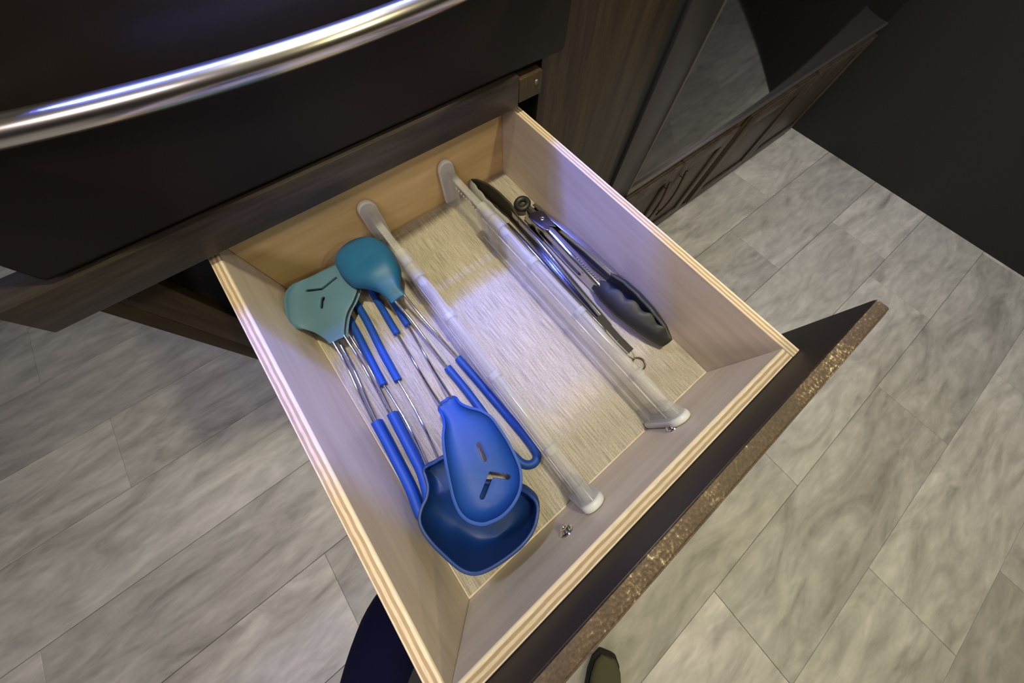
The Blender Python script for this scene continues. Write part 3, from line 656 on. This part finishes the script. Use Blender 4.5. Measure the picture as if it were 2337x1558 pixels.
# --- tongs lying the other way round, beside the divider
tb = thing('serving_tongs', 'closed steel tongs with brown heads at the back beside the divider', 'tongs', 'steel kitchen tongs', loc=(0.315, -0.2, 0))
shell('arm', interp([(0.3300, -0.095, .0120, .020, .0035), (0.3270, -0.16, .0120, .021, .0055), (0.3215, -0.24, .0115, .020, .0055), (0.3170, -0.325, .0110, .018, .0040)], 30), 1, M['tong_steel'], tb, 0.0010, boxy=True)
shell('arm', interp([(0.3130, -0.095, .0120, .020, .0035), (0.3140, -0.16, .0115, .020, .0055), (0.3125, -0.24, .0110, .019, .0055), (0.3115, -0.325, .0110, .018, .0040)], 30), -1, M['tong_steel'], tb, 0.0010, boxy=True)
shell('tong_head', interp([(0.3130, -0.112, .0125, .021, .0045), (0.3080, -0.090, .0165, .031, .0075), (0.3060, -0.065, .0185, .034, .0085), (0.3075, -0.042, .0185, .033, .0085), (0.3110, -0.022, .0175, .028, .0065), (0.3140, -0.010, .0160, .018, .0040)], 40), -1, M['silicone_in'], tb, 0.0028, scallop=wave(5, 0.10))
shell('tong_head', interp([(0.3305, -0.112, .0125, .021, .0045), (0.3310, -0.090, .0165, .030, .0070), (0.3290, -0.065, .0180, .032, .0075), (0.3260, -0.042, .0180, .031, .0070), (0.3205, -0.022, .0170, .027, .0055), (0.3160, -0.010, .0160, .018, .0035)], 40), 1, M['silicone_brown'], tb, 0.0028, scallop=wave(5, 0.05))
# pull tab at the hinge end
tt = [Vector((0.3145, -0.305, .0205)), Vector((0.3135, -0.345, .0195)), Vector((0.3150, -0.366, .0180))]
bm = bmesh.new()
for a, b in zip(tt, tt[1:]):
    d = (b - a).normalized(); s = Vector((0, 0, 1)).cross(d).normalized() * 0.0048; u = Vector((0, 0, 0.0006))
    vs = [bm.verts.new(p) for p in (a - s - u, a + s - u, a + s + u, a - s + u, b - s - u, b + s - u, b + s + u, b - s + u)]
    for f in ((0, 1, 2, 3), (7, 6, 5, 4), (0, 4, 5, 1), (1, 5, 6, 2), (2, 6, 7, 3), (3, 7, 4, 0)): bm.faces.new([vs[i] for i in f])
P(obj('pull_tab', to_mesh(bm, 'pull_tab'), M['chrome'], None), tb)
rc = Vector((0.3195, -0.3855, .0030))
P(tube('hanging_ring', [rc + Vector((0.0085 * math.cos(a), 0.0085 * math.sin(a), 0)) for a in [2 * math.pi * k / 24 for k in range(24)]], 0.0009, M['bronze'], None, 8, True), tb)
P(tube('ring_link', catmull([Vector((0.3155, -0.364, .0185)), Vector((0.3185, -0.372, .010)), Vector((0.3198, -0.3775, .0035))], 5), 0.0008, M['chrome'], None, 8), tb)

# ================================================================ PERSON STANDING AT THE DRAWER (lower legs in view)
pe = thing('person', 'person in navy trousers and olive suede shoes standing at the drawer', 'person', loc=(-0.25, -0.85, ZF))
def legs():
    V = [(-0.30, -0.84, 0.10, .150, .135), (-0.29, -0.84, 0.00, .165, .150),
         (-0.30, -0.74, -0.10, .100, .100), (-0.305, -0.60, -0.24, .088, .088), (-0.290, -0.505, -0.38, .076, .078), (-0.285, -0.50, -0.58, .070, .074), (-0.285, -0.50, -0.795, .066, .070),
         (-0.24, -0.93, -0.10, .100, .100), (-0.22, -1.05, -0.28, .086, .086), (-0.21, -1.14, -0.45, .074, .076), (-0.205, -1.21, -0.62, .070, .072), (-0.20, -1.245, -0.790, .064, .068)]
    Ed = [(0, 1), (1, 2), (2, 3), (3, 4), (4, 5), (5, 6), (1, 7), (7, 8), (8, 9), (9, 10), (10, 11)]
    me = bpy.data.meshes.new('trousers'); me.from_pydata([v[:3] for v in V], Ed, [])
    o = obj('trousers', me, M['navy']); o.modifiers.new('skin', 'SKIN')
    for i, v in enumerate(V): me.skin_vertices[0].data[i].radius = v[3:]
    me.skin_vertices[0].data[1].use_root = True
    o.modifiers.new('sub', 'SUBSURF').levels = 2
    bake(o)
    if not o.data.materials: o.data.materials.append(M['navy'])
    for pl in o.data.polygons: pl.use_smooth = True
    return P(o, pe)
legs()
def shoe(hx, hy, ang):
    """heel point and heading; length 0.29"""
    ca, sa = math.cos(ang), math.sin(ang)
    prof = [(-0.02, .036, .085), (0.02, .042, .092), (0.07, .041, .095), (0.12, .044, .083), (0.17, .050, .066), (0.21, .050, .055), (0.245, .042, .046), (0.268, .024, .034)]
    def ring(bm, u, w, z0, z1, n=14):
        out = []
        for k in range(n):
            a = 2 * math.pi * k / n; cz = math.sin(a); cy = math.cos(a)
            sx = math.copysign(abs(cy) ** 0.7, cy) * w; zz = z0 + (z1 - z0) * (0.5 + 0.5 * math.copysign(abs(cz) ** 0.75, cz))
            out.append(bm.verts.new((hx + ca * u - sa * sx, hy + sa * u + ca * sx, ZF + zz)))
        return out
    def loft(name, pr, mat, parent):
        bm = bmesh.new(); R = [ring(bm, *p) for p in pr]
        for A, B in zip(R, R[1:]):
            for k in range(len(A)): bm.faces.new((A[k], A[(k + 1) % len(A)], B[(k + 1) % len(A)], B[k]))
        bm.faces.new(R[0][::-1]); bm.faces.new(R[-1])
        return P(obj(name, to_mesh(bm, name), mat, None, 60), parent)
    up = loft('shoe', [(u, w, .018, h) for u, w, h in prof], M['suede'], pe)
    s = loft('sole', [(u * 1.02, w + 0.004, .0015, .022) for u, w, h in prof], M['sole'], pe); s.parent = up
    for u in (0.10, 0.125, 0.15, 0.172):
        zt = ZF + 0.098 - (u - 0.10) * 0.42
        pts = [Vector((hx + ca * u - sa * q, hy + sa * u + ca * q, zt - 0.35 * abs(q) ** 1.0)) for q in (-0.028, -0.014, 0, 0.014, 0.028)]
        l = tube('lace', pts, 0.003, M['lace'], None, 8); l.parent = up
shoe(-0.30, -0.53, math.radians(35)); shoe(-0.250, -1.255, math.radians(33))
